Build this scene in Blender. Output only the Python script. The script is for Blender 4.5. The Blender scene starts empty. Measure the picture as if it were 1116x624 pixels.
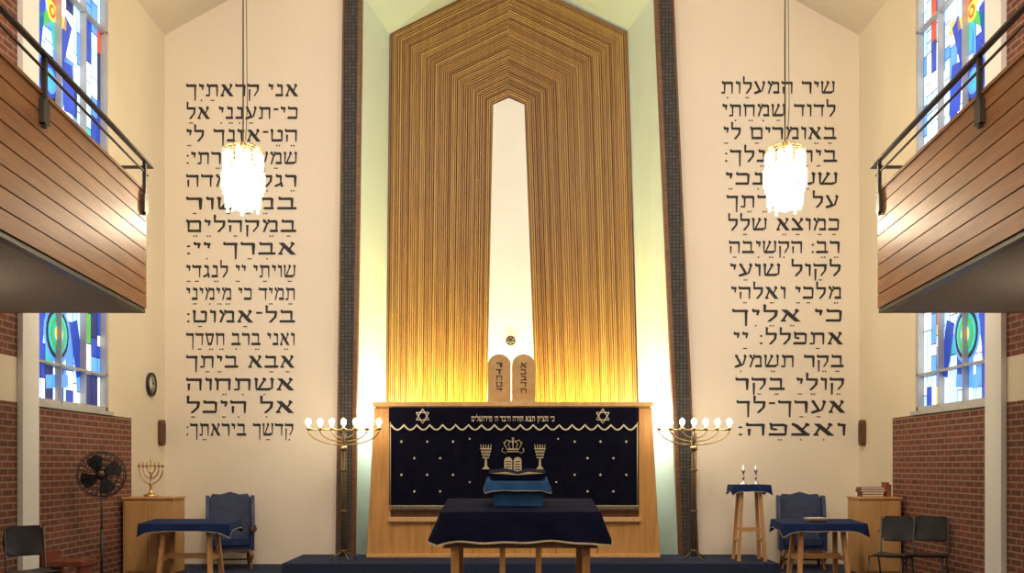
import bpy, math, random
from mathutils import Vector, Matrix
R = random.Random(7)
F = 1100.0; EYE = 1.53; HX = 558.0; HY = 507.0
def W(px, py, d):
    return ((px-HX)*d/F, d, EYE+(HY-py)*d/F)
sc = bpy.context.scene
try:
    sc.view_settings.view_transform = 'Standard'
except Exception: pass

# ---------------------------------------------------------------- materials
def newmat(name):
    m = bpy.data.materials.new(name); m.use_nodes = True
    nt = m.node_tree; b = nt.nodes['Principled BSDF']
    return m, nt, b
def N(nt, t, **k):
    n = nt.nodes.new(t)
    for a, v in k.items(): setattr(n, a, v)
    return n
def c4(c): return (c[0], c[1], c[2], 1)
def coords(nt, scale=(1,1,1), kind='Object'):
    tc = N(nt, 'ShaderNodeTexCoord'); mp = N(nt, 'ShaderNodeMapping')
    mp.inputs['Scale'].default_value = scale
    nt.links.new(tc.outputs[kind], mp.inputs[0]); return mp.outputs[0]
def mat_noise(name, c1, c2, scale=6, rough=0.7, bump=0.1, vs=(1,1,1), metal=0, detail=4, bscale=None, sheen=0, spec=None):
    m, nt, b = newmat(name)
    v = coords(nt, vs)
    n = N(nt, 'ShaderNodeTexNoise'); n.inputs['Scale'].default_value = scale; n.inputs['Detail'].default_value = detail
    nt.links.new(v, n.inputs['Vector'])
    r = N(nt, 'ShaderNodeValToRGB')
    r.color_ramp.elements[0].position = .3; r.color_ramp.elements[1].position = .7
    r.color_ramp.elements[0].color = c4(c1); r.color_ramp.elements[1].color = c4(c2)
    nt.links.new(n.outputs[0], r.inputs[0]); nt.links.new(r.outputs[0], b.inputs['Base Color'])
    b.inputs['Roughness'].default_value = rough; b.inputs['Metallic'].default_value = metal
    if spec is not None: b.inputs['Specular IOR Level'].default_value = spec
    if sheen: b.inputs['Sheen Weight'].default_value = sheen
    if bump:
        bn = N(nt, 'ShaderNodeBump'); bn.inputs['Strength'].default_value = bump; bn.inputs['Distance'].default_value = .02
        src = n
        if bscale:
            src = N(nt, 'ShaderNodeTexNoise'); src.inputs['Scale'].default_value = bscale
            nt.links.new(v, src.inputs['Vector'])
        nt.links.new(src.outputs[0], bn.inputs['Height']); nt.links.new(bn.outputs[0], b.inputs['Normal'])
    return m
def wood(name, c1, c2, vs=(1,1,8), scale=3, rough=.45):
    return mat_noise(name, c1, c2, scale=scale, rough=rough, bump=.06, vs=vs, detail=6)
def emis(name, c, s, var=0):
    m, nt, b = newmat(name)
    b.inputs['Base Color'].default_value = c4(c); b.inputs['Roughness'].default_value = .3
    b.inputs['Emission Color'].default_value = c4(c); b.inputs['Emission Strength'].default_value = s
    if var:
        v = coords(nt, (1,1,1)); n = N(nt, 'ShaderNodeTexNoise'); n.inputs['Scale'].default_value = 2.2
        nt.links.new(v, n.inputs['Vector'])
        mr = N(nt, 'ShaderNodeMapRange'); mr.inputs[1].default_value = .3; mr.inputs[2].default_value = .7
        mr.inputs[3].default_value = s*(1-var); mr.inputs[4].default_value = s*(1+var)
        nt.links.new(n.outputs[0], mr.inputs[0]); nt.links.new(mr.outputs[0], b.inputs['Emission Strength'])
    return m
def brick(name, axis='yz', c1=(.21,.058,.030), c2=(.13,.036,.021), mortar=(.29,.21,.155), bw=.23, rh=.075, off=.5, ms=.009):
    m, nt, b = newmat(name)
    g = N(nt, 'ShaderNodeNewGeometry'); s = N(nt, 'ShaderNodeSeparateXYZ'); cb = N(nt, 'ShaderNodeCombineXYZ')
    nt.links.new(g.outputs['Position'], s.inputs[0])
    nt.links.new(s.outputs['Y' if axis == 'yz' else 'X'], cb.inputs[0]); nt.links.new(s.outputs['Z'], cb.inputs[1])
    t = N(nt, 'ShaderNodeTexBrick'); t.offset = off
    t.inputs['Scale'].default_value = 1; t.inputs['Brick Width'].default_value = bw; t.inputs['Row Height'].default_value = rh
    t.inputs['Mortar Size'].default_value = ms; t.inputs['Color1'].default_value = c4(c1); t.inputs['Color2'].default_value = c4(c2)
    t.inputs['Mortar'].default_value = c4(mortar)
    nt.links.new(cb.outputs[0], t.inputs['Vector']); nt.links.new(t.outputs[0], b.inputs['Base Color'])
    bn = N(nt, 'ShaderNodeBump'); bn.inputs['Strength'].default_value = .4; bn.inputs['Distance'].default_value = .01; bn.invert = True
    nt.links.new(t.outputs['Fac'], bn.inputs['Height']); nt.links.new(bn.outputs[0], b.inputs['Normal'])
    b.inputs['Roughness'].default_value = .85
    return m

M = {}
M['wall'] = mat_noise('cream_plaster', (.80,.715,.60), (.84,.755,.64), scale=.7, rough=.8, bump=.15, bscale=60)
M['sidewall'] = mat_noise('cream_side_plaster', (.79,.70,.53), (.84,.75,.58), scale=.7, rough=.8, bump=.15, bscale=60)
M['ceil'] = mat_noise('ceiling_plaster', (.80,.73,.58), (.84,.77,.62), scale=1, rough=.85, bump=.05)
M['reveal'] = mat_noise('pale_green_plaster', (.66,.80,.74), (.70,.84,.78), scale=1, rough=.6, bump=.03)
M['white'] = mat_noise('white_plaster', (.85,.85,.82), (.89,.89,.86), scale=1.5, rough=.6, bump=.02)
M['brick'] = brick('red_brick')
M['band'] = brick('dark_mosaic', 'xz', (.055,.052,.05), (.09,.085,.08), (.025,.022,.02), .055, .055, 0, .006)
M['bandtrim'] = wood('dark_wood_trim', (.12,.045,.016), (.2,.085,.03))
M['fascia'] = wood('balcony_wood', (.22,.08,.022), (.36,.145,.042), vs=(6,.5,6), scale=3)
M['gap'] = mat_noise('dark_gap', (.04,.018,.008), (.05,.022,.01), bump=0)
M['soffit'] = mat_noise('stippled_soffit', (.44,.39,.33), (.58,.52,.45), scale=40, rough=.95, bump=.5)
M['steel'] = mat_noise('painted_steel', (.07,.07,.07), (.10,.10,.10), rough=.4, bump=0, metal=.6)
M['black'] = mat_noise('black_plastic', (.012,.012,.014), (.02,.02,.024), rough=.45, bump=0)
M['slatA'] = wood('slat_wood_a', (.31,.16,.036), (.44,.235,.06), vs=(10,10,.7))
M['slatB'] = wood('slat_wood_b', (.24,.115,.024), (.34,.165,.04), vs=(10,10,.7))
M['slatC'] = wood('slat_wood_c', (.38,.215,.05), (.50,.29,.08), vs=(10,10,.7))
M['slatgap'] = mat_noise('slat_groove', (.08,.035,.009), (.11,.05,.013), bump=0)
M['ark'] = wood('ark_oak', (.50,.24,.065), (.64,.34,.11), vs=(6,6,.6))
M['arkl'] = wood('ark_oak_light', (.62,.36,.14), (.74,.47,.21), vs=(6,6,.6))
M['velvet'] = mat_noise('navy_velvet', (.0035,.0035,.011), (.006,.006,.018), scale=5, rough=1, bump=.1, spec=.1)
M['tcloth'] = mat_noise('dark_navy_cloth', (.004,.005,.022), (.007,.009,.034), scale=5, rough=1, bump=.1, spec=.12)
M['navy'] = mat_noise('navy_cloth', (.007,.016,.065), (.012,.027,.10), scale=7, rough=.95, bump=.1, spec=.2)
M['blue'] = mat_noise('blue_cloth', (.018,.065,.2), (.028,.1,.28), scale=7, rough=.9, bump=.1, spec=.2)
M['leather'] = mat_noise('blue_leather', (.012,.026,.08), (.02,.04,.115), scale=9, rough=.42, bump=.1, spec=.35)
M['gold'] = mat_noise('gold_thread', (.46,.38,.23), (.60,.51,.33), scale=40, rough=.5, bump=0)
M['cream'] = mat_noise('cream_cord', (.70,.62,.46), (.8,.72,.55), scale=40, rough=.7, bump=0)
M['silver'] = mat_noise('silver_metal', (.75,.75,.75), (.85,.85,.85), rough=.25, bump=0, metal=1)
M['brass'] = mat_noise('brass_metal', (.62,.43,.18), (.72,.52,.24), rough=.3, bump=0, metal=1)
M['bronze'] = mat_noise('dark_bronze', (.09,.065,.035), (.15,.11,.06), rough=.4, bump=0, metal=.7)
M['cbronze'] = mat_noise('candelabra_bronze', (.16,.11,.045), (.24,.17,.07), rough=.4, bump=0, metal=.7)
M['tablet'] = mat_noise('tablet_bronze', (.46,.28,.11), (.56,.36,.16), scale=8, rough=.5, bump=.1)
M['ink'] = mat_noise('black_paint', (.014,.014,.018), (.022,.022,.026), rough=.6, bump=0)
M['pine'] = wood('table_wood', (.48,.24,.08), (.62,.34,.13), vs=(5,5,1))
M['dwood'] = wood('dark_wood', (.09,.03,.012), (.16,.06,.02), vs=(5,5,1))
M['cab'] = wood('cabinet_beech', (.50,.27,.10), (.60,.35,.14), vs=(5,5,.8))
M['redwood'] = wood('red_wood', (.16,.035,.015), (.22,.055,.022), vs=(1,5,5))
M['carpet'] = mat_noise('navy_carpet', (.018,.025,.055), (.032,.042,.085), scale=90, rough=.95, bump=.3, spec=.2)
M['frame'] = mat_noise('window_frame', (.42,.43,.42), (.5,.5,.48), rough=.5, bump=0)
M['lead'] = mat_noise('lead_came', (.03,.035,.05), (.04,.045,.06), bump=0)
M['paper'] = mat_noise('paper', (.62,.57,.45), (.7,.65,.52), bump=0)
M['bookr'] = mat_noise('book_red', (.25,.05,.03), (.3,.07,.04), bump=0)
M['bookb'] = mat_noise('book_brown', (.10,.06,.03), (.15,.09,.045), bump=0)
M['lamp'] = emis('lamp_glass', (1,.88,.66), 14)
M['lampo'] = emis('lamp_crystal_tube', (1,.88,.64), 1.5, .35)
M['lampdim'] = emis('lamp_crystal', (1,.86,.6), 1.1)
M['bulb'] = emis('candle_bulb', (1,.84,.55), 30)
GL = {'w': emis('glass_white', (.80,.90,1), 1.5, .35), 'p': emis('glass_pale_blue', (.42,.66,1), 1.3, .4),
      's': emis('glass_sky', (.08,.28,.85), 1.2, .4), 'd': emis('glass_deep_blue', (.01,.05,.42), 1.0, .5),
      'n': emis('glass_navy', (.01,.025,.16), .6, .5), 't': emis('glass_teal', (.03,.42,.45), 1.0, .4),
      'g': emis('glass_green', (.06,.35,.08), 1.0, .4), 'y': emis('glass_yellow', (1,.55,.07), 1.3, .3),
      'r': emis('glass_red', (.75,.07,.02), 1.1, .4)}
for k, v in GL.items(): M['gl_'+k] = v

# ---------------------------------------------------------------- mesh builder
class MB:
    def __init__(s, name): s.name = name; s.v = []; s.f = []; s.m = []; s.sm = []; s.mats = []
    def mi(s, m):
        if m not in s.mats: s.mats.append(m)
        return s.mats.index(m)
    def add(s, vs, fs, m, smooth=False):
        o = len(s.v); s.v += [tuple(p) for p in vs]; i = s.mi(m)
        for f in fs: s.f.append([a+o for a in f]); s.m.append(i); s.sm.append(smooth)
    def poly(s, pts, m): s.add(pts, [list(range(len(pts)))], m)
    def hexa(s, p, m):
        s.add(p, [(3,2,1,0),(4,5,6,7),(0,1,5,4),(1,2,6,5),(2,3,7,6),(3,0,4,7)], m)
    def box(s, x0, x1, y0, y1, z0, z1, m):
        s.hexa([(x0,y0,z0),(x1,y0,z0),(x1,y1,z0),(x0,y1,z0),(x0,y0,z1),(x1,y0,z1),(x1,y1,z1),(x0,y1,z1)], m)
    def prism(s, pts, ext, m):
        n = len(pts); e = Vector(ext)
        vs = [Vector(p) for p in pts]; vs += [p+e for p in vs]
        fs = [list(range(n))[::-1], list(range(n, 2*n))]
        for i in range(n): j = (i+1) % n; fs.append([i, j, j+n, i+n])
        s.add(vs, fs, m)
    def beam(s, a, b, w, h, m, up=(0,0,1)):
        a = Vector(a); b = Vector(b); d = (b-a).normalized(); u = Vector(up)
        if abs(d.dot(u)) > .95: u = Vector((0,1,0))
        x = d.cross(u).normalized(); z = x.cross(d).normalized()
        p = [a-x*w/2-z*h/2, a+x*w/2-z*h/2, a+x*w/2+z*h/2, a-x*w/2+z*h/2]
        s.hexa(p+[q+(b-a) for q in p], m)
    def tube(s, pts, r, m, n=8, closed=False):
        P = [Vector(p) for p in pts]; k = len(P)
        rs = r if isinstance(r, (list, tuple)) else [r]*k
        vs = []; ref = None
        for i in range(k):
            if closed: t = P[(i+1) % k]-P[i-1]
            else: t = P[min(i+1, k-1)]-P[max(i-1, 0)]
            t.normalize()
            if ref is None:
                ref = Vector((0,0,1)) if abs(t.z) < .9 else Vector((1,0,0))
            x = ref - t*ref.dot(t)
            if x.length < 1e-4: x = t.orthogonal()
            x.normalize(); ref = x; y = t.cross(x)
            for j in range(n):
                a = 2*math.pi*j/n; vs.append(P[i]+(x*math.cos(a)+y*math.sin(a))*rs[i])
        fs = []
        for i in range(k if closed else k-1):
            i2 = (i+1) % k
            for j in range(n):
                j2 = (j+1) % n; fs.append([i*n+j, i*n+j2, i2*n+j2, i2*n+j])
        if not closed: fs.append(list(range(n))[::-1]); fs.append([(k-1)*n+j for j in range(n)])
        s.add(vs, fs, m, True)
    def lathe(s, c, prof, m, n=20, axis='z'):
        vs = []
        for (r, h) in prof:
            for j in range(n):
                a = 2*math.pi*j/n; q = (r*math.cos(a), r*math.sin(a), h)
                if axis == 'x': q = (q[2], q[0], q[1])
                if axis == 'y': q = (q[0], q[2], q[1])
                vs.append((c[0]+q[0], c[1]+q[1], c[2]+q[2]))
        fs = []; k = len(prof)
        for i in range(k-1):
            for j in range(n):
                j2 = (j+1) % n; fs.append([i*n+j, i*n+j2, (i+1)*n+j2, (i+1)*n+j])
        fs.append(list(range(n))[::-1]); fs.append([(k-1)*n+j for j in range(n)])
        s.add(vs, fs, m, True)
    def ball(s, c, r, m, n=12, sz=1):
        prof = [(max(r*math.sin(math.pi*i/8), .0005), -r*sz*math.cos(math.pi*i/8)) for i in range(9)]
        s.lathe(c, prof, m, n)
    def build(s, loc=None, rot=0, bevel=0, seg=2, subd=0, recenter=True):
        vs = s.v
        if loc is None and recenter:
            xs = [p[0] for p in vs]; ys = [p[1] for p in vs]; zs = [p[2] for p in vs]
            o = ((min(xs)+max(xs))/2, (min(ys)+max(ys))/2, min(zs))
            vs = [(p[0]-o[0], p[1]-o[1], p[2]-o[2]) for p in vs]; loc = o
        me = bpy.data.meshes.new(s.name); me.from_pydata(vs, [], s.f)
        for m in s.mats: me.materials.append(M[m])
        for p, i, sm in zip(me.polygons, s.m, s.sm): p.material_index = i; p.use_smooth = sm
        me.update()
        ob = bpy.data.objects.new(s.name, me); sc.collection.objects.link(ob)
        ob.location = loc or (0,0,0); ob.rotation_euler = (0,0,rot)
        if bevel:
            b = ob.modifiers.new('bevel', 'BEVEL'); b.width = bevel; b.segments = seg; b.limit_method = 'ANGLE'; b.angle_limit = math.radians(40)
        return ob

# hand-drawn square Hebrew letters: thick horizontals, thin stems, flagged corners (unit height)
def tb(x0,x1): return [(x0+.02,.78),(x1-.03,.77),(x1,.88),(x1-.02,.96),(x1-.08,1.0),(x0+.12,.985),(x0+.05,1.09),(x0-.02,.99)]
def st(x,y0,y1,w=.135): return [(x-w/2+.02,y0),(x+w/2-.03,y0),(x+w/2,y1),(x-w/2,y1)]
def bb(x0,x1): return [(x0,.02),(x0+.03,0),(x1-.03,0),(x1,.05),(x1,.17),(x1-.04,.21),(x0+.03,.21),(x0,.15)]
def fl(x): return [(x-.1,.86),(x+.02,.76),(x+.1,.86),(x+.08,.97),(x-.03,1.08),(x-.1,1.0)]
def dg(a,b,w):
    return [(b[0]-w/2,b[1]),(b[0]+w/2,b[1]),(a[0]+w/2,a[1]),(a[0]-w/2,a[1])]
G = {
'א':(.86,[dg((.14,1.0),(.74,0),.27),dg((.70,.86),(.52,.42),.11),fl(.70),dg((.26,.66),(.10,.12),.11),[(0,0),(.24,0),(.2,.16),(.06,.2),(0,.12)]]),
'ב':(.84,[tb(.06,.70),st(.64,.1,.9),bb(0,.84)]),
'ג':(.56,[tb(.10,.46),st(.40,.3,.9),dg((.40,.4),(.48,0),.15),[(.38,.34),(.44,.2),(.14,0),(0,0),(.02,.14)]]),
'ד':(.76,[tb(0,.76),st(.60,0,.9)]),
'ה':(.80,[tb(0,.78),st(.70,0,.9),st(.13,0,.58)]),
'ו':(.36,[tb(.02,.36),st(.28,0,.9)]),
'ז':(.48,[tb(.0,.46),dg((.24,.85),(.28,0),.13)]),
'ח':(.82,[tb(0,.80),st(.72,0,.9),st(.14,0,.9)]),
'ט':(.80,[fl(.10),st(.10,.1,.9),bb(.06,.74),st(.72,.1,.85),[(.4,.88),(.5,.76),(.72,.80),(.78,.84),(.72,.98),(.5,1.0)]]),
'י':(.36,[tb(.02,.36),[(.20,.56),(.28,.5),(.35,.85),(.22,.85)]]),
'כ':(.72,[tb(.04,.64),st(.64,.12,.92),bb(.0,.66)]),
'ך':(.72,[tb(0,.70),st(.60,-.36,.9)]),
'ל':(.66,[[(.02,1.42),(.10,1.46),(.16,1.36),(.13,.86),(.03,.86)],[(.03,.78),(.60,.77),(.66,.86),(.62,.98),(.05,.98)],[(.52,.85),(.66,.85),(.62,.45),(.34,0),(.20,0),(.22,.08),(.48,.48)]]),
'מ':(.88,[tb(.30,.82),st(.78,.1,.9),bb(.42,.86),dg((.30,.80),(.10,0),.12),fl(.14),dg((.14,.86),(.34,.66),.2)]),
'ם':(.84,[tb(.0,.78),st(.74,.08,.9),bb(.08,.80),st(.13,.08,.86)]),
'נ':(.56,[tb(.12,.50),st(.44,.1,.9),bb(0,.52)]),
'ן':(.36,[tb(.02,.36),st(.28,-.36,.9)]),
'ס':(.82,[tb(0,.80),dg((.72,.9),(.52,.06),.15),dg((.12,.9),(.30,.06),.13),bb(.24,.58)]),
'ע':(.80,[fl(.70),dg((.72,.9),(.56,.2),.12),fl(.14),dg((.14,.9),(.42,.22),.17),[(.62,.26),(.5,.12),(.1,-.06),(0,0),(.02,.12),(.36,.3)]]),
'פ':(.80,[tb(.04,.70),st(.70,.12,.92),bb(0,.72),st(.12,.5,.9),[(.08,.5),(.3,.42),(.38,.5),(.3,.62),(.08,.62)]]),
'צ':(.78,[fl(.12),dg((.14,.95),(.62,.12),.23),fl(.66),dg((.66,.9),(.44,.5),.12),bb(0,.76)]),
'ק':(.78,[tb(0,.78),[(.60,.85),(.76,.85),(.74,.5),(.50,.04),(.40,.0),(.42,.12),(.62,.5)],st(.12,-.38,.6)]),
'ר':(.72,[tb(0,.68),[(.52,.82),(.66,.96),(.70,.85),(.66,0),(.56,0)]]),
'ש':(.98,[fl(.10),fl(.50),fl(.88),st(.10,.1,.9,.13),st(.88,.15,.9,.13),dg((.50,.86),(.22,.16),.12),[(.08,.0),(.72,0),(.94,.2),(.8,.24),(.66,.2),(.12,.2)]]),
'ת':(.88,[tb(.06,.82),st(.76,0,.9),st(.24,.1,.9),[(0,.0),(.24,0),(.29,.12),(.1,.16),(0,.14)]]),
':':(.22,[[(.11,.0),(.21,.1),(.11,.2),(.01,.1)],[(.11,.6),(.21,.7),(.11,.8),(.01,.7)]]),
'־':(.40,[[(.02,.72),(.36,.72),(.38,.88),(.06,.9)]]),
'׳':(.2,[[(.02,.7),(.08,.7),(.2,1.0),(.06,1.0)]]), ' ':(.36,[])}
def heb(mb, s, x0, x1, zb, h, y, m, bold=0):
    tot = sum(G[ch][0]+.12 for ch in s)-.12
    k = (x1-x0)/tot; x = x1; pos = []
    for ch in s:
        w, polys = G[ch]; x -= w*k
        for i, P in enumerate(polys):
            mb.poly([(x+a*k, y-.0004*i, zb+b*h) for a, b in P], m)
        pos.append((ch, x+w*k/2)); x -= .12*k
    return pos

# ---------------------------------------------------------------- room shell
HWX = 5.4; EAVE = 8.22; RIDGE = 11.2; D = 15.7; Y0 = -3.0
NB = 16.9
f = MB('floor'); f.box(-HWX-.3, HWX+.3, Y0, 17.2, -.2, 0, 'carpet'); f.build()
inL_b = W(388,613,D); inL_t = W(396,-5,D); inR_t = W(712,-5,D); inR_b = W(739,613,D)
apexF = (W(554.5,-67,D)[0], D, W(0,-67,D)[2])
wb = MB('wall_back')
wb.prism([(-HWX,D,0),(inL_b[0],D,0),(inL_t[0],D,inL_t[2]),apexF,(apexF[0],D,RIDGE),(-HWX,D,EAVE)], (0,.02,0), 'wall')
wb.prism([(inR_b[0],D,0),(HWX,D,0),(HWX,D,EAVE),(apexF[0],D,RIDGE),apexF,(inR_t[0],D,inR_t[2])], (0,.02,0), 'wall')
wb.build()
bL_b=W(419,600,NB); bL_t=W(424.5,38,NB); bR_t=W(684,34,NB); bR_b=W(701,600,NB); apB=W(554.5,-28,NB)
bL_b=(bL_b[0],NB,0); bR_b=(bR_b[0],NB,0)
F0=[(inL_b[0],D,0), inL_t, apexF, inR_t, (inR_b[0],D,0)]
B0=[bL_b, bL_t, apB, bR_t, bR_b]
for i,nm in enumerate(('wall_niche_left','wall_niche_top_left','wall_niche_top_right','wall_niche_right')):
    q=MB(nm); q.prism([F0[i],B0[i],B0[i+1],F0[i+1]], ((-.03,0,0),(0,0,.03),(0,0,.03),(.03,0,0))[i], 'reveal'); q.build()
q=MB('wall_niche_back'); q.prism([(p[0],NB+.02,p[2]) for p in B0],(0,.03,0),'slatgap'); q.build()
q=MB('niche_ledge'); q.box(-1.95,1.92,15.74,16.62,0,2.28,'white'); q.build()

wr = MB('wall_rear'); wr.box(-HWX, HWX, Y0-.2, Y0, 0, EAVE, 'wall')
wr.prism([(-HWX,Y0,EAVE),(HWX,Y0,EAVE),(0,Y0,RIDGE)], (0,-.2,0), 'wall'); wr.build()
ce = MB('ceiling')
for sx in (-1,1):
    ce.prism([(sx*(HWX+.3),Y0-.2,EAVE-.165),(0,Y0-.2,RIDGE),(0,Y0-.2,RIDGE+.15),(sx*(HWX+.3),Y0-.2,EAVE-.015)], (0,20.3,0), 'ceil')
ce.build()
WY0, WY1, WZ0, WZ1 = 11.44, 13.53, 2.25, 7.85
for sx, nm in ((-1,'left'),(1,'right')):
    w = MB('wall_'+nm); X = sx*HWX
    def slab(y0,y1,z0,z1,m,off=0,th=.25):
        a, b = sorted((X - sx*off, X + sx*th)); w.box(a,b,y0,y1,z0,z1,m)
    slab(Y0,11.02,0,2.22,'brick'); slab(Y0,11.02,2.22,2.71,'sidewall'); slab(Y0,11.02,2.71,EAVE,'brick')
    slab(11.02,11.40,0,EAVE,'white',.06)
    slab(11.40,WY0,0,EAVE,'sidewall')
    slab(WY0,WY1,0,WZ0,'sidewall'); slab(WY0,WY1,WZ1,EAVE,'sidewall'); slab(WY1,D+.02,0,EAVE,'sidewall')
    a,b=sorted((X-sx*.03,X)); w.box(a,b,11.40,14.24,0,2.2,'brick')
    a,b=sorted((X-sx*.05,X)); w.box(a,b,11.40,WY1+.03,2.2,2.25,'frame')
    w.build()
    g = MB('window_1' if sx<0 else 'window_2')
    xf = X + sx*.12; xg = X + sx*.10; RR = random.Random(11 if sx<0 else 23)
    a,b = sorted((xf, xf+sx*.03)); g.box(a,b,WY0,WY1,WZ0,WZ1,'lead')
    y = WY0+.06
    seq = 'wwwwpppppsssssddnwp' if sx<0 else 'wwwwwwpppppsssddwwp'
    while y < WY1-.1:
        cw = RR.choice([.08,.11,.15,.2]); y2 = min(y+cw, WY1-.05)
        z = WZ0+.06
        while z < WZ1-.1:
            chh = RR.choice([.15,.25,.4,.6]); z2 = min(z+chh, WZ1-.05)
            k = RR.choice(seq)
            if RR.random() < .05: k = RR.choice('tgyr')
            g.poly([(xg,y+.007,z+.007),(xg,y2-.007,z+.007),(xg,y2-.007,z2-.007),(xg,y+.007,z2-.007)], 'gl_'+k)
            z = z2
        y = y2
    def disc(cy, cz, r, ks, x):
        n = 20
        for i, k in enumerate(ks):
            rr = r*(1-i/len(ks)); xx = x - sx*.004*(i+1)
            g.poly([(xx, cy+rr*math.cos(2*math.pi*q/n), cz+rr*math.sin(2*math.pi*q/n)) for q in range(n)], k)
    def rect(cy, cz, a, b, k, rot=0):
        xx = xg - sx*.003; pts=[]
        for u,v in ((-a,-b),(a,-b),(a,b),(-a,b)):
            pts.append((xx, cy+u*math.cos(rot)-v*math.sin(rot), cz+u*math.sin(rot)+v*math.cos(rot)))
        g.poly(pts, k)
    disc(12.2,3.12,.36,['gl_s','lead','gl_t','gl_g','gl_t','gl_y','gl_y'],xg)
    rect(12.75,3.0,.12,.35,'gl_d',.3); rect(11.75,3.1,.1,.4,'gl_d',-.2); rect(12.2,2.55,.3,.08,'gl_s',.1)
    disc(12.0,6.1,.30,['gl_d','lead','gl_d','gl_s','gl_t','gl_s'],xg)
    for q in range(5):
        rect(12.05+.20*math.cos(q*1.256),6.95+.26*math.sin(q*1.256),.07,.2,['gl_y','gl_r','gl_y','gl_g','gl_t'][q],q*1.256-1.57)
    disc(12.05,6.95,.12,['gl_y','gl_r','gl_y'],xg-sx*.004)
    rect(12.5,6.2,.16,.3,'gl_d',.15); rect(11.7,6.6,.12,.35,'gl_d',-.2); rect(12.4,6.75,.1,.3,'gl_d',-.4); rect(11.75,6.05,.14,.3,'gl_s',.3)
    def fr(y0,y1,z0,z1,dx=.05):
        a,b = sorted((X + sx*.02, xg)); g.box(a,b,y0,y1,z0,z1,'frame')
    fr(WY0,WY0+.05,WZ0,WZ1); fr(WY1-.05,WY1,WZ0,WZ1); fr(WY0,WY1,WZ0,WZ0+.06); fr(WY0,WY1,WZ1-.06,WZ1)
    for zz in (2.72,4.2,5.7,7.3): fr(WY0,WY1,zz,zz+.03)
    for yy in (WY0+.7,WY0+1.4): fr(yy,yy+.02,WZ0,WZ1)
    g.build()

# platform
p = MB('ark_platform'); p.box(-3.25,3.78,14.25,15.69,0,.15,'carpet'); p.build(bevel=.01)

# ---------------------------------------------------------------- dark bands
for tag, (ot,it,ob_,ib) in (('l',(377,396,369,388)),('r',(731,712,758,739))):
    b = MB('mosaic_pilaster')
    zt = 9.3
    def at(pt, pb, z, off):
        z1 = W(0,0,D)[2]
        xt = (pt-HX)*D/F; xb = (pb-HX)*D/F
        return xb+(xt-xb)*z/z1
    sg = -1 if tag=='l' else 1
    zb0 = .153
    def strip(pt0,pt1,pb0,pb1,y0,y1,m):
        xs = sorted([0,1], key=lambda i:[pb0,pb1][i])
        P = [pt0,pt1]; Q=[pb0,pb1]; a,c = xs
        b.hexa([(at(P[a],Q[a],0,0),y0,zb0),(at(P[c],Q[c],0,0),y0,zb0),(at(P[c],Q[c],0,0),y1,zb0),(at(P[a],Q[a],0,0),y1,zb0),
                (at(P[a],Q[a],zt,0),y0,zt),(at(P[c],Q[c],zt,0),y0,zt),(at(P[c],Q[c],zt,0),y1,zt),(at(P[a],Q[a],zt,0),y1,zt)], m)
    strip(ot,it+sg*4,ob_,ib+sg*4,D-.12,D-.001,'band')
    strip(it+sg*4,it,ib+sg*4,ib,D-.14,D-.001,'bandtrim')
    strip(ot,ot+sg*2,ob_,ob_+sg*2,D-.13,D-.001,'bandtrim')
    o = b.build()

# ---------------------------------------------------------------- slat panel
s = MB('slatted_wood_panel')
lerp = lambda a,b,t: a+(b-a)*t
def path(t, side, d):
    xb = 559+side*lerp(29,139.5,t); xs = 554.5+side*lerp(17,129,t); ys = lerp(114,36,t); ya = lerp(106,-26,t)
    pb = W(xb,600,NB); ps = W(xs,ys,NB); pa = W(554.5,ya,NB)
    return [(pb[0],d,0.0),(ps[0],d,ps[2]),(pa[0],d,pa[2])]
K = 50
rr = random.Random(3)
for side in (-1,1):
    for i in range(K):
        t0 = i/K; t1 = (i+1)/K; w = t1-t0
        gw = rr.choice([.15,.2,.25,.42])
        prof = [(t0,0),(t0+gw*w,0),(t0+(gw+.06)*w,.022),(t0+.96*w,.022),(t1,0)]
        prof = [(t,NB-.005-dd) for t,dd in prof]
        mm = rr.choice(['slatA','slatA','slatB','slatC'])
        for q in range(4):
            a = path(prof[q][0],side,prof[q][1]); c = path(prof[q+1][0],side,prof[q+1][1])
            s.add([a[0],a[1],c[1],c[0]],[(0,1,2,3)],'slatgap' if q==0 else mm)
            s.add([a[1],a[2],c[2],c[1]],[(0,1,2,3)],'slatgap' if q==0 else mm)
s.build()
o = MB('white_obelisk_panel')
oq = [0,W(537.5,114,16.66),W(554.5,106.5,16.66),W(571.5,114,16.66),0]
oq[0]=(W(529.5,440,16.66)[0]-.03,16.66,0); oq[4]=(W(588,440,16.66)[0]+.03,16.66,0)
o.prism(oq,(0,.19,0),'white'); o.build()
q = MB('round_wall_ornament'); c = W(556.5,371,16.62)
q.tube([(c[0]+.07*math.cos(a*math.pi/8),16.62,c[2]+.07*math.sin(a*math.pi/8)) for a in range(16)],.012,'bronze',6,True)
for i in range(6):
    a=i*math.pi/3; q.beam((c[0],16.62,c[2]),(c[0]+.07*math.cos(a),16.62,c[2]+.07*math.sin(a)),.03,.03,'bronze')
q.ball((c[0],16.62,c[2]),.035,'bronze'); q.box(c[0]-.02,c[0]+.02,16.62,16.659,c[2]-.02,c[2]+.02,'bronze'); q.build()

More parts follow.
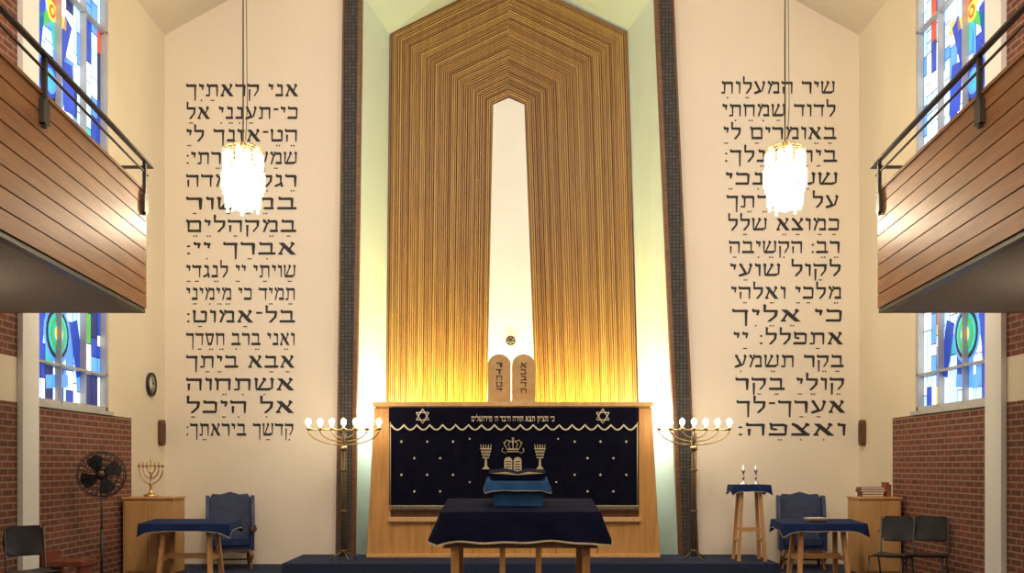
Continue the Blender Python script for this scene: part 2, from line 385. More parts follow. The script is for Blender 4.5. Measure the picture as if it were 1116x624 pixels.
# ---------------------------------------------------------------- wall inscriptions
L = ["אני קראתיך","כי־תענני אל","הט־אזנך לי","שמע אמרתי:","רגלי עמדה","במישור","במקהלים","אברך יי:","שויתי יי לנגדי","תמיד כי מימיני","בל־אמוט:","ואני ברב חסדך","אבא ביתך","אשתחוה","אל היכל","קדשך ביראתך:"]
Rr = ["שיר המעלות","לדוד שמחתי","באומרים לי","בית יי נלך:","שש אנכי","על אמרתך","כמוצא שלל","רב: הקשיבה","לקול שועי","מלכי ואלהי","כי אליך","אתפלל: יי","בקר תשמע","קולי בקר","אערך־לך","ואצפה:"]
for lines,x0t,x1t,x0b,x1b,yt,yb in ((L,203,325,203,320,105,474.5),(Rr,786,910,804,922,102,474.5)):
    t = MB('hebrew_wall_inscription'); rd = random.Random(5)
    dd = D-.004
    for i,ln in enumerate(lines):
        u = i/15; x0=lerp(x0t,x0b,u); x1=lerp(x1t,x1b,u); yb_=lerp(yt,yb,u)
        a = W(x0,yb_,dd); b = W(x1,yb_,dd)
        for ch,xx in heb(t, ln, a[0], b[0], a[2], 13.2*dd/F, dd, 'ink'):
            if ch in ' :־ךןו': continue
            ty = rd.random(); z=a[2]-.035
            if ty < .2: t.box(xx-.03,xx+.03,dd-.001,dd+.001,z-.033,z-.018,'ink')
            elif ty < .55:
                t.box(xx-.011,xx+.011,dd-.001,dd+.001,z-.038,z-.016,'ink')
                if ty<.4: t.box(xx+.028,xx+.05,dd-.001,dd+.001,z-.038,z-.016,'ink')
    t.build()

# ---------------------------------------------------------------- ark
A = 15.2
a = MB('torah_ark')
def AP(px,py,d=A): return W(px,py,d)
zt = AP(0,438)[2]; zb=.152
a.box(AP(412,0)[0],AP(706,0)[0],A+.06,15.68,zb,zt-.02,'ark')
a.box(AP(406.5,0)[0],AP(711.5,0)[0],A-.06,15.68,zt-.065,zt,'arkl')
a.box(AP(410,0)[0],AP(708,0)[0],A-.03,A+.06,zt-.10,zt-.065,'ark')
def quadp(pts,y0,y1,m):
    a.prism([(AP(x,0)[0],y0,AP(0,y)[2]) for x,y in pts],(0,y1-y0,0),m)
zbp = HY+(EYE-zb)*F/A
quadp([(408,444),(424,444),(426,560),(426,zbp),(400,zbp)],A-.03,A+.07,'ark')
quadp([(710,444),(696,444),(696,560),(696,zbp),(719,zbp)],A-.03,A+.07,'ark')
for x0,x1,s_ in ((408,400,-1),(710,719,1)):
    pt=AP(x0,444); pb=AP(x1,zbp)
    a.add([(pt[0],A-.02,pt[2]),(pb[0],A-.02,zb),(pb[0],15.65,zb),(pt[0],15.65,pt[2])],[(0,1,2,3)],'arkl')
a.box(AP(426,0)[0],AP(696,0)[0],A-.02,A+.06,zb,AP(0,568)[2],'ark')
a.box(AP(424,0)[0],AP(698,0)[0],A-.08,A+.06,AP(0,568)[2],AP(0,563)[2],'arkl')
a.box(AP(426,0)[0],AP(696,0)[0],A+.03,A+.065,AP(0,563)[2],AP(0,550)[2],'dwood')
a.box(AP(400,0)[0],AP(719,0)[0],A-.07,A-.0,zb,zb+.05,'arkl')
for px in (471,516,561,606,651):
    x=AP(px,0)[0]; a.box(x-.006,x+.006,A-.024,A-.015,zb+.05,AP(0,568)[2],'dwood')
for px in (553,569): a.ball((AP(px,0)[0],A-.03,AP(0,582)[2]),.018,'brass')
a.build(bevel=.004)

c = MB('ark_curtain')
x0=AP(424.5,0)[0]; x1=AP(695.5,0)[0]; z1=AP(0,444)[2]; z0=AP(0,553)[2]
n=90
vs=[];fs=[]
for i in range(n+1):
    x=lerp(x0,x1,i/n); yy=A-.045+.008*math.sin(i*.9)+.004*math.sin(i*2.3)
    vs += [(x,A-.04,z1),(x,yy,(z0+z1)/2),(x,yy,z0)]
for i in range(n):
    for k in (0,1): fs.append([i*3+k,i*3+k+1,i*3+k+4,i*3+k+3])
c.add(vs,fs,'velvet',True)
ns=19; zv=AP(0,463)[2]
pts=[]
for i in range(ns):
    for j in range(8):
        u=(i+j/8)/ns; pts.append((lerp(x0+.03,x1-.03,u),A-.062,zv-.075*math.sin(math.pi*j/8)))
pts.append((x1-.03,A-.062,zv))
c.prism([(x0+.01,A-.05,z1),(x1-.01,A-.05,z1)]+[(p_[0],A-.05,p_[2]) for p_ in pts[::-1]],(0,-.008,0),'velvet')
c.tube(pts,.014,'cream',5)
for i in range(150):
    x=lerp(x0+.01,x1-.01,i/149); c.tube([(x,A-.06,z0+.03),(x,A-.06,z0-.035)],.006,'gold',4)
c.tube([(x0,A-.062,z0+.03),(x1,A-.062,z0+.03)],.01,'gold',5)
for xx in (x0+.02,x1-.02): c.tube([(xx,A-.06,z1-.22),(xx,A-.06,z0+.03)],.008,'gold',5)
yy=A-.066
def star(px,py,r,w):
    cx,_,cz=AP(px,py)
    for o_ in (0,math.pi):
        P=[(cx+r*math.sin(o_+k*2.0944),yy,cz+r*math.cos(o_+k*2.0944)) for k in range(3)]
        for k in range(3): c.tube([P[k],P[(k+1)%3]],w/2,'cream',5)
star(461,453.5,.11,.015); star(656.5,453.5,.11,.015)
heb(c,"כי מציון תצא תורה ודבר ה׳ מירושלים",AP(514,0)[0],AP(604,0)[0],AP(0,459)[2],.075,yy,'cream')
def sm(px,py,r=.022):
    cx,_,cz=AP(px,py)
    P=[]
    for k in range(12):
        r_=r if k%2==0 else r*.5; P.append((cx+r_*math.sin(k*math.pi/6),yy,cz+r_*math.cos(k*math.pi/6)))
    c.prism(P,(0,.004,0),'cream')
for row,py in enumerate((481,499,517,535)):
    for px in range(438+(row%2)*14,500,28): sm(px,py); sm(1120-px,py)
for px,py in ((512,525),(606,525),(512,478),(608,478),(545,540),(575,540)): sm(px,py,.018)
cx,_,cz=AP(559,489.5)
c.tube([(cx-.085,yy,cz),(cx+.085,yy,cz)],.012,'gold',6); c.tube([(cx-.09,yy,cz-.035),(cx+.09,yy,cz-.035)],.009,'gold',6)
for s_ in (-1,1):
    c.tube([(cx+s_*.085,yy,cz),(cx+s_*.13,yy,cz+.08),(cx+s_*.095,yy,cz+.14),(cx+s_*.02,yy,cz+.115)],.008,'gold',6)
    c.tube([(cx+s_*.04,yy,cz),(cx+s_*.07,yy,cz+.08),(cx+s_*.035,yy,cz+.125),(cx,yy,cz+.115)],.007,'gold',6)
    c.ball((cx+s_*.13,yy,cz+.1),.014,'gold',8)
    c.tube([(cx+s_*.10,yy,cz-.06),(cx+s_*.17,yy,cz-.03),(cx+s_*.15,yy,cz+.02)],.006,'gold',5)
c.tube([(cx,yy,cz),(cx,yy,cz+.14)],.008,'gold',6); c.ball((cx,yy,cz+.16),.02,'gold',8)
for s_ in (-1,1):
    X_=cx+s_*.070; b0=AP(0,514)[2]
    c.prism([(X_-.06,yy,b0),(X_+.06,yy,b0),(X_+.06,yy,b0+.17)]+[(X_+.06*math.cos(t_*math.pi/6),yy,b0+.17+.055*math.sin(t_*math.pi/6)) for t_ in range(1,6)]+[(X_-.06,yy,b0+.17)],(0,.004,0),'gold')
    for k in range(4): c.box(X_-.04,X_+.04,yy-.003,yy,b0+.03+k*.04,b0+.042+k*.04,'velvet')
for s_ in (-1,1):
    X_=AP(559,0)[0]+s_*.405; b0=AP(0,511)[2]
    c.prism([(X_-.06,yy,b0),(X_+.06,yy,b0),(X_+.018,yy,b0+.05),(X_+.013,yy,b0+.16),(X_-.013,yy,b0+.16),(X_-.018,yy,b0+.05)],(0,.004,0),'gold')
    for k in range(4):
        w_=.05+.012*k; c.tube([(X_-w_,yy,b0+.17+k*.045),(X_+w_,yy,b0+.17+k*.045)],.010,'gold',5)
    for k in range(5):
        xx=X_-.08+k*.04; c.tube([(X_+(xx-X_)*.5,yy,b0+.17),(xx,yy,b0+.37)],.006,'gold',5)
c.build()

t = MB('ten_commandments_tablets'); y0=15.42
for xa,xb in ((531.5,556.8),(557.8,583.5)):
    X0=W(xa,0,y0)[0]; X1=W(xb,0,y0)[0]; r=(X1-X0)/2; ztop=W(0,385.5,y0)[2]; cxx=(X0+X1)/2; zs=ztop-r*.95
    P=[(X0,y0,zt),(X1,y0,zt)]+[(cxx+r*math.cos(k*math.pi/12),y0,zs+r*.95*math.sin(k*math.pi/12)) for k in range(13)]
    t.prism(P,(0,.07,0),'tablet')
    for k,ch in enumerate("אבגדה" if xa>550 else "וזחטי"):
        heb(t,ch,cxx-.05,cxx+.05,zs-.04-k*.098,.075,y0-.004,'ink')
t.box(W(531,0,y0)[0],W(584,0,y0)[0],y0-.03,y0+.1,zt,zt+.03,'tablet')
t.build(bevel=.006)

# ---------------------------------------------------------------- floor candelabra
def candelabra(x,y):
    m=MB('seven_light_floor_candelabra'); z0=.152
    for k in range(4):
        a_=k*math.pi/2+.5; m.tube([(.035*math.cos(a_),.035*math.sin(a_),.05),(.035*math.cos(a_),.035*math.sin(a_),1.85)],.009,'cbronze',6)
        m.tube([(.03*math.cos(a_),.03*math.sin(a_),.12),(.12*math.cos(a_),.12*math.sin(a_),.07),(.2*math.cos(a_),.2*math.sin(a_),.01)],.012,'cbronze',6)
    for z in (.12,.7,1.3,1.6): m.lathe((0,0,z),[(.05,0),(.055,.012),(.05,.025)],'cbronze',12)
    m.lathe((0,0,1.58),[(.02,0),(.055,.03),(.055,.07),(.02,.1)],'brass',12)
    for k in range(1,4):
        r=.172*k; zc=1.9
        for s_ in (-1,1):
            P=[(s_*r*math.sin(u*math.pi/16),0,zc-(.07+.05*k)*math.cos(u*math.pi/16)) for u in range(9)]
            m.tube(P,.011,'brass',6)
    m.tube([(-.53,0,1.9),(.53,0,1.9)],.010,'brass',6)
    m.tube([(0,0,1.6),(0,0,1.9)],.014,'cbronze',6)
    for k in range(-3,4):
        xx=.172*k
        m.lathe((xx,0,1.88),[(.01,0),(.012,.02),(.038,.035),(.04,.045),(.014,.05),(.014,.06)],'brass',12)
        m.lathe((xx,0,1.94),[(.012,0),(.014,.02),(.034,.05),(.04,.075),(.032,.105),(.012,.125),(.003,.13)],'bulb',12)
    m.build(loc=(x,y,z0))
candelabra(-2.46,14.75); candelabra(2.66,14.75)

# ---------------------------------------------------------------- pendants
def pendant(x,y,zb=4.58):
    m=MB('crystal_pendant_lamp'); H=.78
    zc = EAVE+(HWX-abs(x))*(RIDGE-EAVE)/HWX - zb
    m.tube([(0,0,H),(0,0,zc-.03)],.009,'bronze',6); m.lathe((0,0,zc-.1),[(.01,0),(.06,.05),(.07,.09)],'brass',12)
    m.tube([(.03,0,H+.1),(.05,0,H+.5),(.02,0,zc-.1)],.005,'bronze',5)
    m.lathe((0,0,H-.02),[(.03,0),(.05,.04),(.02,.1)],'brass',12)
    for k in range(10):
        a_=k*math.pi/5; co,si=math.cos(a_),math.sin(a_)
        m.tube([(0,0,H),(.1*co,.1*si,H+.05),(.2*co,.2*si,H+.01),(.25*co,.25*si,H-.08)],.008,'brass',5)
    for tier,(zz,h,r,n_) in enumerate(((.50,.24,.215,12),(.27,.26,.225,12),(.07,.22,.19,10))):
        m.tube([(r*math.cos(k*math.pi/10),r*math.sin(k*math.pi/10),zz+h+.01) for k in range(20)],.010,'brass',5,True)
        for k in range(n_):
            a_=2*math.pi*(k+tier*.5)/n_; cx_,cy_=r*math.cos(a_),r*math.sin(a_)
            dz = .02*((k%2)*2-1)
            m.lathe((cx_,cy_,zz+dz),[(.01,0),(.034,.025),(.038,h*.8),(.03,h-.02),(.01,h)],'lampo',8)
            m.ball((cx_,cy_,zz+dz-.022),.018,'lampdim',6)
    m.lathe((0,0,0.02),[(.03,0),(.11,.03),(.14,.12),(.14,.5),(.06,.7)],'lamp',14)
    m.build(loc=(x,y,zb))
    l=bpy.data.lights.new('pendant_bulb','POINT'); l.energy=78; l.color=(1,.82,.58); l.shadow_soft_size=.03
    o_=bpy.data.objects.new('pendant_bulb',l); sc.collection.objects.link(o_); o_.location=(x,y,zb-.16)
pendant(-3.25,12.2); pendant(3.30,12.2)
for x,y in ((-2.2,3.5),(2.2,3.5),(-2.2,-.8),(2.2,-.8)): pendant(x,y,5.2)  # extra pendants out of view, added as ambient fill for the nave

# ---------------------------------------------------------------- balconies
for sx in (-1,1):
    b=MB('balcony')
    def fx(y,off=0): return sx*(3.87-(10.6-y)*.079-off)
    Z0,Z1=3.13,4.39; YA,YB=-2.9,10.6
    def seg(z0,z1,o0,o1,m,ya=YA,yb=YB):
        P=[]
        for z in (z0,z1): P+= [(fx(ya,o1),ya,z),(fx(ya,o0),ya,z),(fx(yb,o0),yb,z),(fx(yb,o1),yb,z)]
        b.hexa(P,m)
    nb=8; hb=(Z1-Z0-.04)/nb
    seg(Z0+.02,Z1-.01,0,-.06,'gap')
    for i in range(nb):
        seg(Z0+.04+i*hb+.006,Z0+.04+(i+1)*hb-.006,.03,0,'fascia')
    seg(Z0,Z0+.035,.02,-.06,'steel'); seg(Z1-.015,Z1+.015,.045,-.1,'fascia')
    xw=sx*(HWX-.03)
    a0,a1=sorted((fx(YB),xw)); b.box(a0,a1,YB-.05,YB,Z0,Z1,'fascia')
    P=[]
    for z in (Z0,Z0+.25): P+=[(fx(YA,-.06),YA,z+.004),(xw,YA,z+.004),(xw,YB-.05,z+.004),(fx(YB,-.06),YB-.05,z+.004)]
    b.hexa(P,'soffit')
    zr=4.67
    b.beam((fx(YA,.05),YA,zr),(fx(YB,.07),YB+.05,zr),.05,.022,'steel')
    b.beam((fx(YB,.07),YB+.03,zr),(xw,YB+.03,zr),.05,.022,'steel')
    b.beam((fx(YA,.05),YA,zr-.1),(fx(YB,.05),YB,zr-.1),.02,.012,'steel')
    for y in (10.45,7.75,5.0,2.3,-.4):
        x=fx(y,.055)
        b.beam((x,y,4.12),(x,y,zr),.035,.035,'steel'); b.box(x-.02,x+.02,y-.05,y+.05,4.15,4.33,'steel')
    b.beam((sx*4.6,YB+.02,4.2),(sx*4.6,YB+.02,zr),.03,.03,'steel')
    b.build()
    for y in (8.2,4.2):  # invented sconces out of view, added to brighten the soffit and brick
        m=MB('wall_sconce'); xs=sx*HWX
        m.box(*sorted((xs-sx*.001,xs-sx*.03)),y-.06,y+.06,2.3,2.5,'brass'); m.beam((xs-sx*.03,y,2.38),(xs-sx*.14,y,2.38),.02,.02,'brass')
        m.lathe((xs-sx*.14,y,2.38),[(.03,0),(.07,.04),(.085,.16),(.08,.16),(.03,.02)],'lampdim',14); m.build()
        l=bpy.data.lights.new('sconce_bulb','POINT'); l.energy=22; l.color=(1,.82,.6); l.shadow_soft_size=.05
        o_=bpy.data.objects.new('sconce_bulb',l); sc.collection.objects.link(o_); o_.location=(xs-sx*.16,y,2.62)

# ---------------------------------------------------------------- cloth helper
def cloth(m, x0,x1,y0,y1,zf,zk,drop,flare,mat,trim=None,seed=1,corner=0):
    per=[]
    nx,ny=28,12
    for i in range(nx): per.append((lerp(x0,x1,i/nx),y0,0,-1))
    for i in range(ny): per.append((x1,lerp(y0,y1,i/ny),1,0))
    for i in range(nx): per.append((lerp(x1,x0,i/nx),y1,0,1))
    for i in range(ny): per.append((x0,lerp(y1,y0,i/ny),-1,0))
    k=len(per); cx_,cy_=(x0+x1)/2,(y0+y1)/2
    def zt_(y): return lerp(zf,zk,(y-y0)/(y1-y0))
    rows=[[] for _ in range(5)]
    for i,(x,y,nx_,ny_) in enumerate(per):
        ux=(x-cx_)/((x1-x0)/2); uy=(y-cy_)/((y1-y0)/2)
        cf=(abs(ux)*abs(uy))**6
        z=zt_(y)
        wv=math.sin(i*.8+seed)*.5+math.sin(i*.37+seed*2)*.5
        for r,(df,ff) in enumerate(((0,0),(.04,.08),(.5,.5),(.94,.94),(1,1))):
            o_=flare*ff+wv*flare*.5*df
            dr=drop*df*(1+corner*cf)+ .04*drop*wv*df
            rows[r].append((x+nx_*o_+ (ux*flare*.4*ff), y+ny_*o_, z-dr))
    vs=[p_ for r in rows for p_ in r]; fsm=[];ft=[]
    for r in range(4):
        for i in range(k):
            j=(i+1)%k; q_=[r*k+i,r*k+j,(r+1)*k+j,(r+1)*k+i]
            (ft if (r==3 and trim) else fsm).append(q_)
    m.add(vs,fsm,mat,True)
    if ft: m.add(vs,ft,trim)
    m.add(rows[0],[list(range(k))],mat)

SH=.075
b=MB('reading_table')
cloth(b,-.70,.70,8.85,9.85,1.125,1.21,.27,.07,'tcloth','gold',2,.12)
b.box(-.66,.66,8.9,9.8,1.03,1.10,'pine')
for s_ in (-1,1):
    for y in (8.95,9.75):
        b.beam((s_*.58,y,0),(s_*.58,y,1.1),.07,.07,'pine')
    b.beam((s_*.58,8.95,.18),(s_*.58,9.75,.18),.05,.08,'pine')
    b.beam((s_*.16,8.95,.0),(s_*.16,8.95,.82),.05,.05,'pine')
b.box(-.68,.68,8.92,8.98,.80,.855,'pine'); b.box(-.62,.62,9.72,9.78,.78,.86,'pine'); b.box(-.62,.62,8.93,8.97,.15,.23,'pine')
b.v=[(p_[0]+SH,p_[1],p_[2]) for p_ in b.v]
b.build()
b=MB('velvet_covered_book_stand')
zb_=1.150
b.hexa([(-.165,9.2,1.158),(.285,9.2,1.158),(.285,9.55,1.187),(-.165,9.55,1.187),(-.165,9.2,zb_+.16),(.285,9.2,zb_+.16),(.285,9.55,zb_+.16),(-.165,9.55,zb_+.16)],'blue')
b.box(-.17,.29,9.19,9.56,zb_+.13,zb_+.15,'blue')
cloth(b,-.235,.33,9.15,9.6,zb_+.235,zb_+.27,.085,.02,'blue','gold',4,.3)
b.box(-.22,.32,9.17,9.58,zb_+.15,zb_+.225,'navy')
for s_ in (-1,1):
    b.prism([(.05,9.2,zb_+.25),(.05+s_*.25,9.2,zb_+.255),(.05+s_*.26,9.2,zb_+.31),(.05+s_*.1,9.2,zb_+.325),(.05,9.2,zb_+.295)],(0,.3,.03),'tcloth')
    b.prism([(.05,9.196,zb_+.292),(.05+s_*.24,9.196,zb_+.308),(.05+s_*.1,9.196,zb_+.322),(.05,9.196,zb_+.298)],(0,.01,.001),'gold')
b.build(bevel=.006)

# ---------------------------------------------------------------- side tables
def side_table(x0,x1,y0,y1,seed):
    m=MB('side_table'); z=.78; cx_=(x0+x1)/2
    m.box(x0+.03,x1-.03,y0+.03,y1-.03,z-.05,z-.004,'pine')
    cloth(m,x0,x1,y0,y1,z,z+.03,.10,.02,'navy','gold',seed,.9)
    for s_ in (-1,1):
        xa=cx_+s_*(x1-x0)*.25
        for yy_,yb2 in ((y0+.16,y0+.06),(y1-.16,y1-.06)):
            m.beam((xa,yy_,z-.05),(xa+s_*.05,yb2,.001),.055,.06,'pine')
        m.beam((xa+s_*.02,y0+.1,.32),(xa+s_*.02,y1-.1,.32),.04,.06,'pine')
    m.beam((cx_-(x1-x0)*.27,(y0+y1)/2,.34),(cx_+(x1-x0)*.27,(y0+y1)/2,.34),.03,.07,'pine')
    m.build()
side_table(-4.82,-3.66,13.0,13.65,3)
side_table(3.50,4.58,13.0,13.65,5)
b=MB('prayer_book'); b.box(-.13,.13,-.09,.09,0,.03,'bookb'); b.box(-.12,.12,-.085,.085,.03,.045,'paper'); b.build(loc=(4.0,13.3,.80),rot=.2)

# ---------------------------------------------------------------- wing chair
def wingchair(x,y,rot):
    m=MB('wingback_armchair')
    m.box(-.30,.30,-.30,.26,.27,.36,'leather'); m.box(-.27,.27,-.33,.2,.36,.47,'leather')
    P=[(-.27,0,.34),(.27,0,.34),(.31,0,.7),(.31,0,1.02),(.26,0,1.10),(.14,0,1.09),(0,0,1.13),(-.14,0,1.09),(-.26,0,1.10),(-.31,0,1.02),(-.31,0,.7)]
    def lean(p_): return (p_[0],.20+(p_[2]-.34)*.18,p_[2])
    m.prism([lean(p_) for p_ in P],(0,.09,0),'leather')
    for s_ in (-1,1):
        W_=[(0,.24,.62),(0,-.02,.66),(0,.02,.80),(0,.08,.95),(0,.16,1.07),(0,.34,1.08),(0,.38,.95)]
        m.prism([(s_*.30,p_[1],p_[2]) for p_ in W_],(s_*.055,0,0),'leather')
        m.prism([(s_*.28,-.28,.28),(s_*.28,.26,.28),(s_*.28,.28,.64),(s_*.28,-.26,.60)],(s_*.06,0,0),'leather')
        m.tube([(s_*.32,-.33,.60),(s_*.32,-.1,.625),(s_*.32,.26,.65)],[.055,.05,.045],'leather',12)
        m.lathe((s_*.32,-.335,.60),[(.03,0),(.05,.01)],'dwood',12,'y')
        m.tube([(s_*.27,-.27,.28),(s_*.30,-.31,.2),(s_*.28,-.29,.1),(s_*.30,-.33,.0)],[.04,.035,.02,.03],'dwood',8)
        m.tube([(s_*.26,.24,.28),(s_*.27,.30,.1),(s_*.28,.36,.0)],[.03,.025,.02],'dwood',8)
        m.tube([(s_*.28,-.28,.13),(s_*.27,.28,.13)],.014,'dwood',8)
    m.tube([(-.28,0,.13),(.28,0,.13)],.014,'dwood',8)
    m.prism([(-.3,-.31,.29),(-.2,-.31,.24),(0,-.31,.27),(.2,-.31,.24),(.3,-.31,.29)],(0,.03,0),'dwood')
    for i in range(-2,3):
        for j in range(3):
            xx=i*.1+(.05 if j%2 else 0)
            zz=.6+j*.15
            if abs(xx)<.24: m.ball((xx,.20+(zz-.34)*.18-.002,zz),.012,'dwood',6)
    m.build(loc=(x,y,0),rot=rot,bevel=.02,seg=3)
wingchair(-4.20,15.05,.28); wingchair(4.32,15.05,-.2)

# ---------------------------------------------------------------- cabinets etc
def cabinet(x0,x1,y0,y1,z):
    m=MB('low_cabinet'); m.box(x0,x1,y0,y1,.06,z-.03,'cab'); m.box(x0-.015,x1+.015,y0-.02,y1,z-.03,z,'cab'); m.box(x0+.03,x1-.03,y0+.03,y1,0,.06,'dwood')
    c_=(x0+x1)/2; m.box(x0+.03,c_-.004,y0-.018,y0,.09,z-.06,'cab'); m.box(c_+.004,x1-.03,y0-.018,y0,.09,z-.06,'cab')
    for s_ in (-1,1): m.ball((c_+s_*.04,y0-.03,z*.6),.014,'brass',8)
    m.build(bevel=.004)
cabinet(-5.3,-4.62,13.75,14.25,1.10); cabinet(4.74,5.3,13.75,14.25,1.10)
m=MB('brass_menorah')
m.lathe((0,0,0),[(.10,0),(.10,.02),(.05,.04),(.02,.07),(.015,.15),(.03,.17),(.015,.19),(.013,.3),(.025,.32),(.012,.34),(.012,.42)],'brass',16)
for k in range(1,4):
    r=.055*k
    m.tube([(r*math.cos(math.pi+u*math.pi/14),0,.40+ (r*1.35)*math.sin(math.pi+u*math.pi/14)) for u in range(15)],.009,'brass',6)
for k in range(-3,4): m.lathe((.055*k,0,.39),[(.008,0),(.01,.02),(.022,.035),(.02,.05),(.01,.055),(.01,.09 if k else .12)],'brass',10)
m.build(loc=(-5.0,13.98,1.10))
m=MB('stack_of_books'); rb=random.Random(4); z=0
for i in range(4):
    h=.03+.01*rb.random(); w=.15+.03*rb.random(); m.box(-w,w*.9,-.1,.1,z,z+h,rb.choice(['bookb','bookr','ink'])); m.box(-w+.005,w*.9+.002,-.105,.095,z+.007,z+h-.007,'paper'); z+=h
m.box(.18,.22,-.09,.09,0,.2,'bookr'); m.box(.22,.25,-.09,.09,0,.17,'bookb')
m.build(loc=(4.97,13.98,1.10))
m=MB('tall_stand'); Z=1.10
cloth(m,-.27,.27,-.2,.2,Z,Z,.10,.02,'navy','gold',6,.6)
m.box(-.25,.25,-.18,.18,Z-.05,Z-.004,'pine')
for sx in (-1,1):
    for sy in (-1,1): m.beam((sx*.13,sy*.12,Z-.05),(sx*.19,sy*.18,.003),.045,.045,'pine')
    m.beam((sx*.17,-.15,.3),(sx*.17,.15,.3),.03,.04,'pine'); m.beam((-.16,sx*.15,.45),(.16,sx*.15,.45),.03,.04,'pine')
m.build(loc=(3.44,14.65,.153))
for dx in (-.08,.1):
    m=MB('silver_candlestick'); m.lathe((0,0,0),[(.05,0),(.05,.01),(.015,.03),(.012,.08),(.025,.10),(.012,.12),(.012,.17),(.03,.19),(.022,.21),(.022,.24),(.012,.25),(.01,.3)],'silver',14); m.build(loc=(3.44+dx,14.65,.154+Z))
m=MB('wall_clock'); cy=15.05; cz=2.74
m.lathe((-HWX,cy,cz),[(.17,.001),(.18,.02),(.175,.045),(.155,.05),(.15,.03)],'black',28,'x')
m.lathe((-HWX,cy,cz),[(.152,.034),(.001,.036)],'paper',28,'x')
m.beam((-HWX+.042,cy,cz),(-HWX+.042,cy-.02,cz+.11),.01,.008,'ink'); m.beam((-HWX+.042,cy,cz),(-HWX+.042,cy+.07,cz+.03),.012,.008,'ink')
for k in range(12):
    a_=k*math.pi/6; m.box(-HWX+.037,-HWX+.040,cy+.13*math.cos(a_)-.008,cy+.13*math.cos(a_)+.008,cz+.13*math.sin(a_)-.008,cz+.13*math.sin(a_)+.008,'ink')
m.build()
for sx in (-1,1):
    m=MB('wall_speaker'); y=15.45; z=2.03
    P=[]
    for k in range(9): a_=k*math.pi/8; P.append((sx*HWX,y+.07*math.cos(a_),z+.13+.07*math.sin(a_)))
    for k in range(9): a_=math.pi+k*math.pi/8; P.append((sx*HWX,y+.07*math.cos(a_),z-.13+.07*math.sin(a_)))
    m.prism(P,(-sx*.08,0,0),'dwood')
    for k in range(7): m.box(*sorted((sx*(HWX-.08),sx*(HWX-.088))),y-.045,y+.045,z-.12+k*.037,z-.105+k*.037,'ink')
    m.build(bevel=.008)
m=MB('pedestal_fan')
m.lathe((0,0,0),[(.2,0),(.2,.02),(.05,.045),(.02,.06)],'black',24); m.tube([(0,0,.05),(0,0,.75)],.016,'black',8); m.tube([(0,0,.7),(0,0,1.3)],.011,'steel',8)
hz=1.42; m.lathe((0,-.02,hz),[(.03,-.02),(.07,0),(.07,.12),(.04,.17)],'black',16,'y'); m.beam((0,.03,1.25),(0,.06,1.36),.04,.04,'black')
for yy_,r in ((-.10,.12),(-.09,.2),(-.07,.26),(-.03,.285),(.02,.27),(.04,.18)):
    m.tube([(r*math.cos(k*math.pi/16),yy_,hz+r*math.sin(k*math.pi/16)) for k in range(32)],.005,'black',5,True)
for k in range(28):
    a_=k*math.pi/14; co,si=math.cos(a_),math.sin(a_)
    m.tube([(.04*co,-.10,hz+.04*si),(.2*co,-.09,hz+.2*si),(.26*co,-.07,hz+.26*si),(.285*co,-.03,hz+.285*si),(.27*co,.02,hz+.27*si),(.07*co,.045,hz+.07*si)],.0035,'black',4)
m.lathe((0,-.11,hz),[(.001,-.004),(.05,0),(.05,.01)],'bronze',16,'y')
for k in range(4):
    a_=k*math.pi/2+.4; P=[]
    for r,t_ in ((.04,-.4),(.22,-.5),(.25,-.1),(.24,.4),(.15,.6),(.04,.5)):
        P.append((r*math.cos(a_+t_),-.05+.03*t_,hz+r*math.sin(a_+t_)))
    m.prism(P,(0,.004,0),'black')
m.build(loc=(-5.0,12.3,0),rot=.25)
def schair(x,y,rot):
    m=MB('stacking_chair')
    for s_ in (-1,1):
        m.tube([(s_*.2,-.2,0),(s_*.2,-.17,.43),(s_*.2,.17,.43),(s_*.2,.22,.9)],.011,'steel',8)
        m.tube([(s_*.2,.24,0),(s_*.2,.1,.42)],.011,'steel',8)
    def shell(fn,m_):
        nu,nv=10,6; vs=[fn(i/nu,j/nv) for i in range(nu+1) for j in range(nv+1)]
        fs=[[i*(nv+1)+j,i*(nv+1)+j+1,(i+1)*(nv+1)+j+1,(i+1)*(nv+1)+j] for i in range(nu) for j in range(nv)]
        m.add(vs,fs,m_,True); m.add([(p_[0],p_[1]+.015,p_[2]-.02) for p_ in vs],fs,m_,True)
    shell(lambda u,v:((u-.5)*.44*(1-.15*(v>.9)),-.22+v*.42,.47-.02*math.sin(math.pi*v)-.012*math.sin(math.pi*u)),'black')
    shell(lambda u,v:((u-.5)*.43*(1-.25*abs(2*v-1)**3),.19+.04*v+.03*math.sin(math.pi*u),.62+v*.29),'black')
    m.build(loc=(x,y,0),rot=rot)
schair(4.58,12.2,-.75); schair(5.02,12.2,-.6); schair(-4.85,10.25,.9)
m=MB('wooden_bench'); m.box(-5.34,-4.88,11.45,11.85,.38,.44,'redwood')
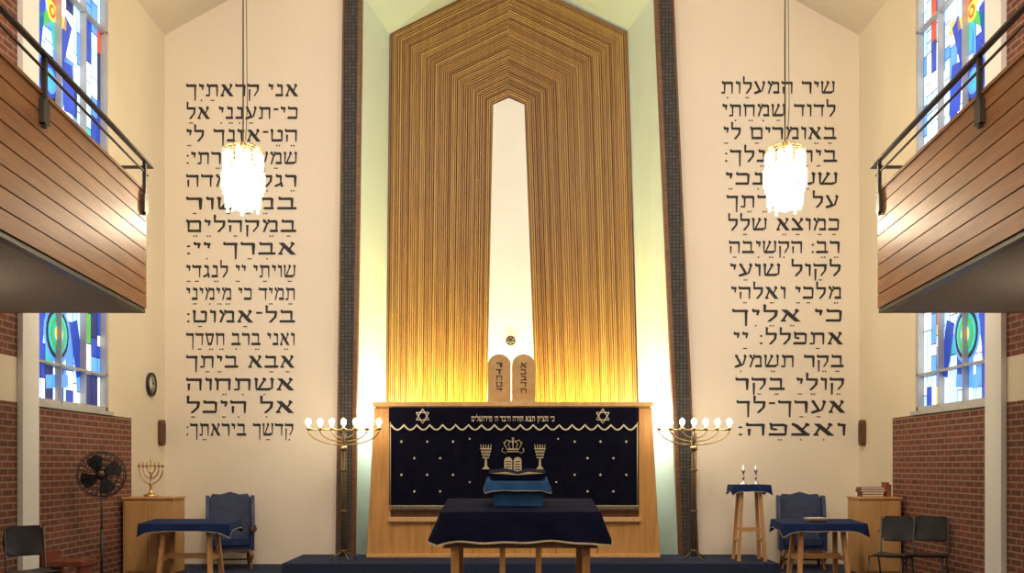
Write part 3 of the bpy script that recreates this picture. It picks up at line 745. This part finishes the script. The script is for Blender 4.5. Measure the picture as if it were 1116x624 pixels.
for xx in (-5.3,-4.96): m.box(xx,xx+.05,11.48,11.82,0,.38,'redwood')
m.box(-5.34,-5.30,11.45,11.85,.44,.55,'redwood'); m.build(bevel=.005)

# ---------------------------------------------------------------- lights
def area(name,loc,tgt,sx_,sy_,e,col):
    l=bpy.data.lights.new(name,'AREA'); l.shape='RECTANGLE'; l.size=sx_; l.size_y=sy_; l.energy=e; l.color=col
    o_=bpy.data.objects.new(name,l); sc.collection.objects.link(o_); o_.location=loc
    o_.rotation_euler=(Vector(tgt)-Vector(loc)).to_track_quat('-Z','Y').to_euler(); return o_
def point(name,loc,e,col,r=.05):
    l=bpy.data.lights.new(name,'POINT'); l.energy=e; l.color=col; l.shadow_soft_size=r
    o_=bpy.data.objects.new(name,l); sc.collection.objects.link(o_); o_.location=loc; return o_
area('ceiling_lamp_light',(-2.0,8.5,8.9),(-3.2,15.7,3.6),1.5,1.5,138,(1,.86,.70))  # added fill: area lights high in the nave, no fittings behind them
area('ceiling_lamp_light.001',(2.0,8.5,8.9),(3.2,15.7,3.6),1.5,1.5,138,(1,.86,.70))
area('ceiling_lamp_light.002',(0,3,9.5),(0,12,0),2.5,2.5,200,(1,.88,.73))
for s_ in (-1,1):
    area('ark_uplight',(s_*1.15+.03,16.42,2.36),(s_*1.15,16.9,3.6),1.45,.12,78,(1,.72,.11))
    point('niche_side_lamp',(s_*1.95+(.1 if s_>0 else 0),16.0,2.42),50,(.96,1,.90),.06)
area('obelisk_uplight',(.03,16.2,2.36),(.03,16.66,3.8),.4,.1,24,(1,.96,.84))

w=bpy.data.worlds.new('world'); sc.world=w; w.use_nodes=True
w.node_tree.nodes['Background'].inputs[0].default_value=(.7,.8,1,1); w.node_tree.nodes['Background'].inputs[1].default_value=.5

cam=bpy.data.cameras.new('camera'); co=bpy.data.objects.new('camera',cam); sc.collection.objects.link(co)
cam.sensor_width=36; cam.lens=36*F/1116; cam.shift_x=0; cam.shift_y=(HY-312)/1116
co.location=(0,0,EYE); co.rotation_euler=(math.pi/2,0,0); sc.camera=co
